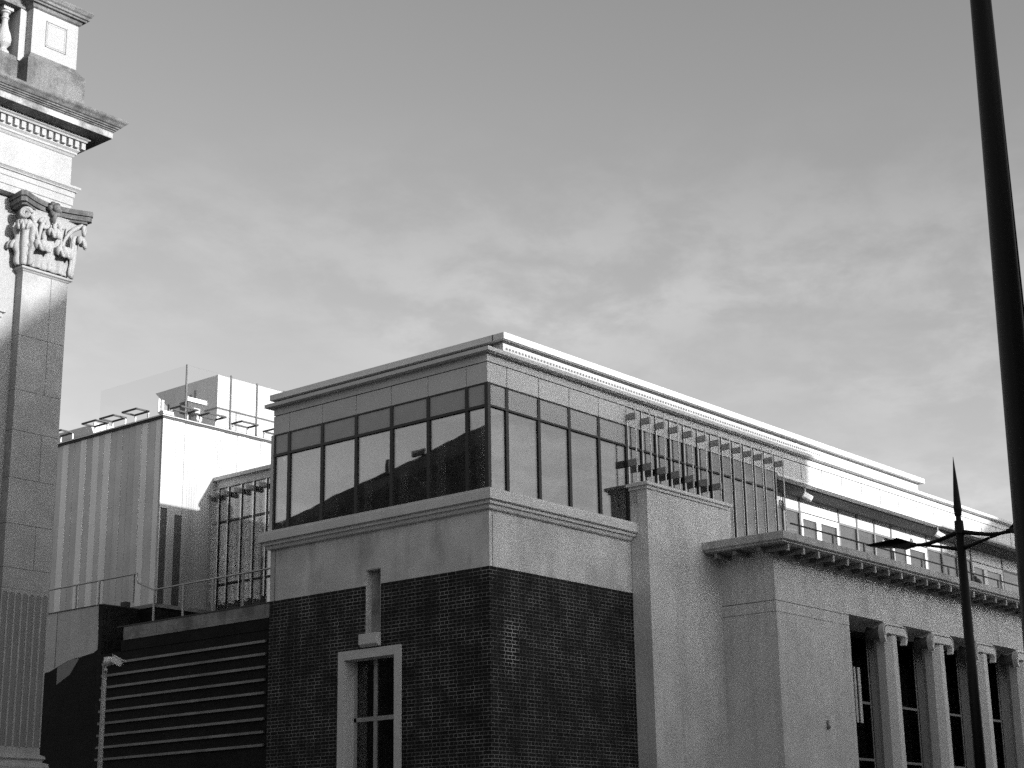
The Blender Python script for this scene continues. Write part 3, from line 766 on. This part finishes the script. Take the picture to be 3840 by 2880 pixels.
# capital
CP = MB().ring(PX0, PX1, yc, .3, [(-.01, 10.70), (-.01, 11.2), (.02, 11.45), (.07, 11.60), (.09, 11.64)]).build('capital', M['portland'], CL)
def leaf(cx, cy, nx, ny, z0, h, wd, out, thick=.03):
    """acanthus leaf: ribbed strip rising against the bell and curling outwards at the top"""
    tx, ty = -ny, nx
    b = MB()
    def fn(u, v):
        s = (u - .5) * 2
        lob = 1 + .16 * math.sin(v * 22) * abs(s)
        wdt = wd * (.72 + .35 * math.sin(math.pi * min(1, v * 1.15))) * lob
        if v < .72:
            z = z0 + h * v / .72 * .93; o_ = .02 + .07 * v
        else:
            t = (v - .72) / .28 * math.pi * 1.05
            z = z0 + h * .93 + out * .55 * math.sin(t) * .6; o_ = .07 + out * .5 * (1 - math.cos(t)) 
            z -= max(0, t - 1.8) * out * .5
            wdt *= 1 - .25 * (v - .72) / .28
        o_ += .022 * math.cos(s * math.pi * 2.5) + .03 * (1 - s * s)
        return (cx + tx * s * wdt / 2 + nx * o_, cy + ty * s * wdt / 2 + ny * o_, z)
    b.grid(fn, 14, 22)
    tipz = z0 + h * .93 - out * .10
    for s in (-.6, -.2, .2, .6):
        b.ball((cx + tx * s * wd * .45 + nx * (out + .05 - .10 * s * s), cy + ty * s * wd * .45 + ny * (out + .05 - .10 * s * s), tipz + .0), wd * .17, 8, (1, 1, 1.3))
    return b
mid = (PX0 + PX1) / 2
S2 = math.sqrt(.5)
for (cx, cy, nx, ny, z0, h, wd, out) in (
        (PX0 + .21, yc, 0, -1, 10.72, .38, .38, .16), (PX1 - .21, yc, 0, -1, 10.72, .38, .38, .16),
        (mid, yc, 0, -1, 10.72, .66, .30, .15),
        (PX0 + .01, yc + .01, -S2, -S2, 10.72, .68, .30, .16), (PX1 - .01, yc + .01, S2, -S2, 10.72, .68, .30, .16),
        (PX0, yc + .12, -1, 0, 10.72, .36, .24, .11), (PX1, yc + .3, 1, 0, 10.72, .36, .34, .11),
        (PX1, yc + .6, 1, 0, 10.72, .66, .3, .14)):
    o = leaf(cx, cy, nx, ny, z0, h, wd, out).build('acanthus_leaf', M['portland'], CP, smooth=True)
    sm = o.modifiers.new('thick', 'SOLIDIFY'); sm.thickness = .02
def volute(cx, cy, z, r, ax):
    pts = []
    for k in range(40):
        t = k / 39 * 4.2 * math.pi; rr = r * (1 - .8 * k / 39)
        a = math.cos(t) * rr; c = math.sin(t) * rr
        pts.append((cx + ax[0] * a, cy + ax[1] * a, z + c))
    return MB().tube(pts, [.034 * (1 - .5 * k / 39) for k in range(40)], 8)
def stalk(p0, p1, p2):
    pts = []
    for k in range(12):
        t = k / 11
        pts.append(tuple(p0[i] * (1 - t) ** 2 + 2 * p1[i] * t * (1 - t) + p2[i] * t * t for i in range(3)))
    return MB().tube(pts, [.02 + .025 * k / 11 for k in range(12)], 8)
for (c, ax) in (((PX1 + .14, yc - .15, 11.50), (S2, S2)), ((PX0 - .12, yc - .15, 11.50), (S2, -S2)), ((mid + .12, yc - .06, 11.46), (1, 0)), ((mid - .12, yc - .06, 11.46), (-1, 0))):
    volute(c[0], c[1], c[2], .085, ax).build('volute', M['portland'], CP, smooth=True)
for (a, m_, e) in (((PX1 - .20, yc - .05, 11.12), (PX1 - .12, yc - .06, 11.50), (PX1 + .12, yc - .14, 11.58)),
                   ((PX0 + .20, yc - .05, 11.12), (PX0 + .12, yc - .06, 11.50), (PX0 - .10, yc - .14, 11.58)),
                   ((mid + .2, yc - .05, 11.12), (mid + .2, yc - .06, 11.45), (mid + .11, yc - .07, 11.54)),
                   ((mid - .2, yc - .05, 11.12), (mid - .2, yc - .06, 11.45), (mid - .11, yc - .07, 11.54))):
    stalk(a, m_, e).build('stalk', M['portland'], CP, smooth=True)
for k in range(9):
    xr = PX0 + .06 + (PX1 - PX0 - .12) * k / 8
    MB().tube([(xr, yc - .015, 10.72), (xr + .012 * (k - 4) / 4, yc - .03, 11.1), (xr + .03 * (k - 4) / 4, yc - .06, 11.5)], [.018, .015, .012], 6).build('stem', M['portland'], CP, smooth=True)
# abacus with concave sides, corners cut
def abac(p, z0, z1, b):
    pts = []
    x0, x1, y0, y1 = PX0 - p, PX1 + p, yc - p, .6
    n = 12
    for k in range(n + 1):
        t = k / n; sag = (.16 + p * .1) * math.sin(math.pi * t)
        pts.append((x0 + .05 + (x1 - x0 - .1) * t, y0 + sag))
    pts += [(x1, y0 + .05), (x1 - .12, .1), (x1, .6), (x0 + .1, .6), (x0 + .1, .1), (x0, y0 + .05)]
    b.prism(pts, z0, z1, 'z')
b = MB(); abac(.20, 11.62, 11.66, b); abac(.245, 11.66, 11.73, b); abac(.255, 11.745, 11.825, b)
b.build('abacus', M['portland_dirty'], CP)
b = MB().ball((mid, yc - .17, 11.72), .075, 10)
for k in range(6):
    a = k * math.pi / 3
    b.ball((mid + .08 * math.cos(a), yc - .13, 11.72 + .08 * math.sin(a)), .05, 8)
b.tube([(mid, yc - .1, 11.5), (mid, yc - .16, 11.66)], .035, 6)
b.build('rosette', M['portland_dirty'], CP, smooth=True)
# entablature
E = lambda pr, name, mt: MB().ring(X0, xe, yc, Y1, pr).build(name, M[mt], CL)
E([(-.01, 11.825), (-.01, 11.93), (.005, 11.935), (.005, 12.06), (.02, 12.07), (.02, 12.15), (.045, 12.155), (.05, 12.17), (.07, 12.19), (.084, 12.20), (.084, 12.235), (-.03, 12.25)], 'main_architrave', 'portland')
E([(-.035, 12.25), (-.035, 12.75), (-.02, 12.76), (.0, 12.79), (.018, 12.80), (.018, 12.83), (.05, 12.86), (.05, 13.0), (.12, 13.005), (.13, 13.03), (.16, 13.045), (.165, 13.06), (.165, 13.075), (.1, 13.09)], 'frieze', 'portland')
MB().box(X0, -10.0, yc - .02, yc, 11.93, 11.932)
b = MB()
x = xe + .108 - .075
while x > X0:
    b.box(x, x + .075, yc - .108, yc - .05, 12.885, 12.99); x -= .124
y = yc - .02
while y < Y1:
    b.box(xe + .05, xe + .108, y, y + .075, 12.885, 12.99); y += .124
b.build('dentils', M['portland'], CL, kind='stuff')
E([(.1, 13.075), (.385, 13.095), (.40, 13.095), (.40, 13.205), (.42, 13.21), (.42, 13.225), (.445, 13.232), (.445, 13.25), (.47, 13.257), (.475, 13.275), (.50, 13.285), (.53, 13.32), (.56, 13.345), (.57, 13.36), (.57, 13.395), (.54, 13.40), (.1, 13.46)], 'corona', 'portland_mid' if False else 'portland_dirty')
MB().box(X0, xe + .402, yc - .402, yc - .399, 13.098, 13.19).box(xe + .399, xe + .4025, yc - .4, Y1, 13.098, 13.19).build('corona_face', M['corona'], CL)
# balustrade: end pedestal, half pedestal, balusters
def pedestal(name, x0, x1, y0, y1, p=.11):
    t = MB().ring(x0, x1, y0, y1, [(p, 13.40), (p, 14.12), (p - .06, 14.19), (p - .06, 14.2), (0, 14.27), (0, 14.28)]).build(name, M['portland_dirty'], CL)
    MB().box(x0 + .001, x1 - .001, y0 + .001, y1 - .001, 14.27, 15.06).build('die', M['portland'], t)
    MB().ring(x0, x1, y0, y1, [(.0, 15.05), (.03, 15.07), (.045, 15.12), (.09, 15.125), (.095, 15.15), (.125, 15.16), (.125, 15.20), (.15, 15.22), (.175, 15.27), (.175, 15.29), (0, 15.34)]).build('cap', M['portland_dirty'], t)
    return t
P = pedestal('end_pedestal', -11.62, -10.76, yc + .05, .3)
for (a, c, z0, z1, e) in ((-11.37, -10.97, 14.47, 14.92, .0), (-11.34, -11.0, 14.50, 14.89, .008), (-11.31, -11.03, 14.53, 14.86, .016)):
    y0 = yc + .05 - .006 + e * 0
    MB().box(a, c, yc + .049 - .010 + e, yc + .049 - .008 + e, z0, z0 + .012).box(a, c, yc + .049 - .010 + e, yc + .049 - .008 + e, z1 - .012, z1).box(a, a + .012, yc + .049 - .010 + e, yc + .049 - .008 + e, z0, z1).box(c - .012, c, yc + .049 - .010 + e, yc + .049 - .008 + e, z0, z1).build('panel_moulding', M['weathered_and_shade'], P)
MB().ring(X0, -11.80, -.32, .2, [(.10, 13.40), (.10, 14.08), (.05, 14.15), (.05, 14.20), (0, 14.24)]).build('balustrade_plinth', M['portland_dirty'], CL)
MB().box(X0, -11.62, -.41, .16, 15.05, 15.2).box(X0, -11.62, -.46, .2, 15.2, 15.32).build('balustrade_rail', M['portland_dirty'], CL)
MB().box(-11.745, -11.62, -.39, .1, 14.15, 15.05).build('half_baluster', M['portland'], CL)
bprof = [(.09, 14.22), (.09, 14.28), (.065, 14.31), (.05, 14.34), (.06, 14.36), (.10, 14.42), (.112, 14.50), (.10, 14.58), (.065, 14.68), (.047, 14.78), (.045, 14.84), (.06, 14.855), (.06, 14.875), (.045, 14.89), (.05, 14.94), (.075, 14.955), (.075, 14.985)]
for k in range(7):
    x = -11.91 - .33 * k
    MB().lathe([(r_ * 1.08, z_) for r_, z_ in bprof], x, -.22, 18).box(x - .09, x + .09, -.31, -.13, 14.985, 15.06).box(x - .105, x + .105, -.325, -.115, 14.18, 14.225).build('baluster', M['portland'], CL, smooth=False)
MB().box(X0, -11.6, .6, 2.5, 13.4, 16.5).box(X0, -11.0, .8, Y1, 13.4, 13.9).build('attic_wall', M['bracket'], CL)
# mouldings of the window bay left of the pilaster
yw = yc + .17
for (z, h, p, xr) in ((9.93, .06, .10, -11.72), (9.86, .07, .06, -11.76), (9.58, .28, .03, -11.79), (9.50, .08, .07, -11.75), (9.44, .06, .04, -11.78), (7.55, .07, .05, -11.83), (7.47, .08, .08, -11.80)):
    MB().box(X0 + 2, xr, yw - p, yw + .01, z, z + h).build('window_moulding', M['portland'], CL)
MB().box(X0 + 2, -11.85, yw - .015, yw + .01, 5.8, 9.44).build('window_panel', M['portland_shade'], CL)
MB().box(X0, -14.5, 1.0, Y1 - .05, 13.4, 27).build('sky_blocker', M['slate'], CL)  # unseen mass, added to cut sky light on the corner building's side
# rear wing with a shallow pitched gable (seen mirrored in the corner glazing)
RW = thing('rear_gabled_wing', (-20, 16, 0), 'dark gabled rear range reflected in the corner glazing', 'building')
MB().prism([(8.1, 0), (8.1, 16.1), (9.6, 15.88), (12.07, 15.44), (12.97, 15.30), (14.2, 15.05), (14.7, 14.92), (17.3, 14.44), (18.7, 14.2), (20.7, 13.78), (21.9, 13.62), (26, 12.9), (26, 0)], -26, -14.0, 'x').build('gable_wall', M['slate'], RW)
MB().box(-13.99, -13.9, 16.2, 16.35, 14.5, 15.0).box(-13.99, -13.9, 14.6, 15.2, 14.9, 15.1).build('gutter', M['lead'], RW)

# ------------------------------------------------------------------ CCTV pole
CC = thing('camera_pole', (-1.0, 10.877, .13), 'slim grey pole with a white security camera in front of the banded wall', 'camera pole')
MB().tube([(-1.0, 10.88, .13), (-1.0, 10.88, 6.66)], [.065, .055], 12).build('pole', M['winframe'], CC)
cc = MB().box(-1.08, -.92, 10.68, 10.83, 6.56, 6.74).ball((-1.05, 10.70, 6.62), .105, 12).tube([(-1.02, 10.62, 6.65), (-1.02, 10.50, 6.66)], .025, 8)
cc.build('camera_mount', M['camwhite'], CC)
hd = MB().box(-.13, .13, -.075, .075, -.075, .075); hd.box(-.15, .17, -.09, .09, .075, .09)
ang = R(-58); t_ = R(28)
hd.v = [(-1.03 + (p[0] * math.cos(t_) + p[2] * math.sin(t_)) * math.cos(ang) - p[1] * math.sin(ang),
         10.40 + (p[0] * math.cos(t_) + p[2] * math.sin(t_)) * math.sin(ang) + p[1] * math.cos(ang),
         6.61 - p[0] * math.sin(t_) + p[2] * math.cos(t_)) for p in hd.v]
hd.build('camera_housing', M['camwhite'], CC, bevel=.01)
MB().ball((-1.06, 10.76, 6.44), .045, 8).tube([(-1.06, 10.76, 6.45), (-1.06, 10.76, 6.56)], .015, 6).build('sensor', M['camwhite'], CC)

# ------------------------------------------------------------------ street lamps
NP = thing('lamp_post', (-14.70, -17.38, .13), 'thick black lamp post rising close by at the right edge', 'lamp post')
MB().tube([(-14.712, -17.355, .13), (-14.708, -17.363, 3.0), (-14.703, -17.38, 5.1), (-14.694, -17.399, 7.8), (-14.69, -17.41, 10.0)], [.115, .105, .094, .076, .062], 24).build('pole', M['lampblack'], NP, smooth=True)
NPc = MB().tube([(-14.60, -17.47, .13), (-14.622, -17.452, 5.1), (-14.636, -17.446, 7.8), (-14.64, -17.44, 9.5)], .012, 8)
NPc.build('cable_conduit', M['lampblack'], NP, smooth=True)
# twin arm lamp across the road; D = scale from the first estimate
F = 33.0 / 25.0
ox, oy, oz = -25.767, -22.022, 1.6
def S(y, z, x=-3.106):
    return Vector((ox + (x - ox) * F, oy + (y - oy) * F, oz + (z - oz) * F))
LB = S(-11.463, 6.414)
LP = thing('twin_arm_lamp', (LB.x, LB.y, .13), 'black lamp mast with needle spire and two curved arms before the columns', 'street lamp')
MB().tube([(LB.x, LB.y, .13), (LB.x, LB.y, 4.5), tuple(S(-11.463, 6.30))], [.112, .10, .08], 14).build('mast', M['lampblack'], LP, smooth=True)
MB().tube([tuple(S(-11.463, z)) for z in (6.27, 6.44, 6.45, 6.46)], [.09, .084, .084, .055], 14).build('sleeve', M['lampblack'], LP, smooth=False)
MB().tube([tuple(S(-11.463, z)) for z in (6.44, 6.52, 6.53, 6.60, 6.62, 7.0, 7.39)], [.05, .05, .064, .074, .076, .043, .004], 14).build('spire', M['lampblack'], LP, smooth=False)
def arm(sgn):
    def Q(dy, z): return tuple(S(-11.463 + sgn * dy, z))
    a = MB().tube([Q(.0, 6.285), Q(.10, 6.272), Q(.25, 6.235), Q(.42, 6.20), Q(.60, 6.186), Q(.72, 6.198), Q(.80, 6.215)], [.05, .045, .04, .036, .034, .034, .036], 10)
    a.tube([Q(.0, 6.045), Q(.12, 6.07), Q(.30, 6.115), Q(.45, 6.15), Q(.60, 6.18)], [.045, .038, .03, .026, .024], 10)
    a.tube([Q(.70, 6.20), Q(.79, 6.21)], [.045, .05], 10)
    ao = a.build('arm', M['lampblack'], LP, smooth=True)
    h = MB()
    pts = [(.76, 6.17), (.76, 6.25), (.90, 6.31), (.94, 6.325), (.97, 6.312), (1.43, 6.292), (1.455, 6.28), (1.40, 6.262), (1.02, 6.20), (.90, 6.165)]
    pr = [S(-11.463 + sgn * p[0], p[1]) for p in pts]
    w0 = .15
    i = len(h.v); n = len(pr)
    for s_ in (-1, 1):
        for k, p in enumerate(pr):
            ww = w0 * (.35 if k in (0, 1) else .75 if k in (5, 6, 7) else 1)
            h.v.append((p.x + s_ * ww, p.y, p.z))
    h.f.append(tuple(range(i, i + n))); h.f.append(tuple(reversed(range(i + n, i + 2 * n))))
    for k in range(n): h.f.append((i + k, i + (k + 1) % n, i + n + (k + 1) % n, i + n + k))
    h.build('lamp_head', M['lampblack'], ao, bevel=.01)
arm(1); arm(-1)

WB = thing('street_sky_blocker', (-75, -15, 0), 'plain dark block added to keep sky light off the side faces, out of the picture', 'building')
MB().box(-90, -70, -45, 12, 0, 15).build('wall', M['slate'], WB)  # added out of view to hold back sky light from this side
# ------------------------------------------------------------------ buildings across the street (behind the camera's right: they shade the scene)
def block(name, x0, x1, y0, y1, h, label, prof=None):
    t = thing(name, ((x0 + x1) / 2, y0, 0), label, 'building')
    # plan skewed along the sun so the rear corners add no shade
    if not prof: prof = [(x0, 0), (x0, h), (x1, h), (x1, 0)]
    MB().prism(prof, y1, y0, 'y', skew=(y0 - y1) * ca / sa).build('wall', M['city'], t)
    MB().box(x0, x1, y0, y0 + .12, h - 1.3, h - 1.1).build('string_course', M['city'], t)
    x = x0 + 1.0
    while x < x1 - 1.6:
        for z in (4.5, 8.0, 11.0):
            if z + 2.0 < h - 1.3:
                f = MB().box(x, x + 1.2, y0, y0 + .05, z, z + 1.9).build('window', M['winframe'], t)
                MB().box(x + .08, x + 1.12, y0 + .05, y0 + .06, z + .08, z + 1.82).build('pane', M['darkglass'], f)
        x += 2.6
    return t
T_ = math.tan(R(SUN_EL)); sa, ca = math.sin(R(-SUN_AZ)), math.cos(R(-SUN_AZ))
YB = -30.0
def cast(x, y, z):
    # point on the street front (y = YB) that shades the point x, y, z
    s_ = x * sa + y * ca; t0_ = x * ca - y * sa; X = (s_ - YB * ca) / sa
    return (X, z + (X * ca - YB * sa - t0_) * T_)
def skyline(pts):
    c = [cast(*p) for p in pts]
    return c[0][0], c[-1][0], max(p[1] for p in c), [(c[0][0], 0)] + c + [(c[-1][0], 0)]
x0, x1, h, pr = skyline([(-6.99, 0, 12.29), (12.85, 0, 12.29)])
block('long_terrace', x0, x1, YB, YB - 10, h, 'long flat parapet building across the street, out of the picture', pr)
x0, x1, h, pr = skyline([(12.75, .93, 9.35), (21.7, .93, 9.35)])
block('low_shops', x0, x1, YB, YB - 10, h, 'lower flat roofed building across the street, out of the picture', pr)
x0, x1, h, pr = skyline([(21.6, 0, 9.2), (21.9, 0, 11.0), (22.85, 0, 11.58), (23.97, 0, 12.24), (26.5, 0, 13.7), (33, 0, 13.7)])
block('gabled_house', x0, x1, YB, YB - 8, 13.0, 'tall gabled building across the street, out of the picture', pr)
x0, x1, h, pr = skyline([(-45, -.6, 8.9), (-12.4, -.6, 9.0), (-11.49, -.6, 9.88), (-10.7, -.6, 10.62), (-9.5, -.6, 11.7), (-7.01, -.6, 12.0)])
block('corner_gable', x0, x1, YB, YB - 8, 12.5, 'long low building with a gable across the street, out of the picture', pr)
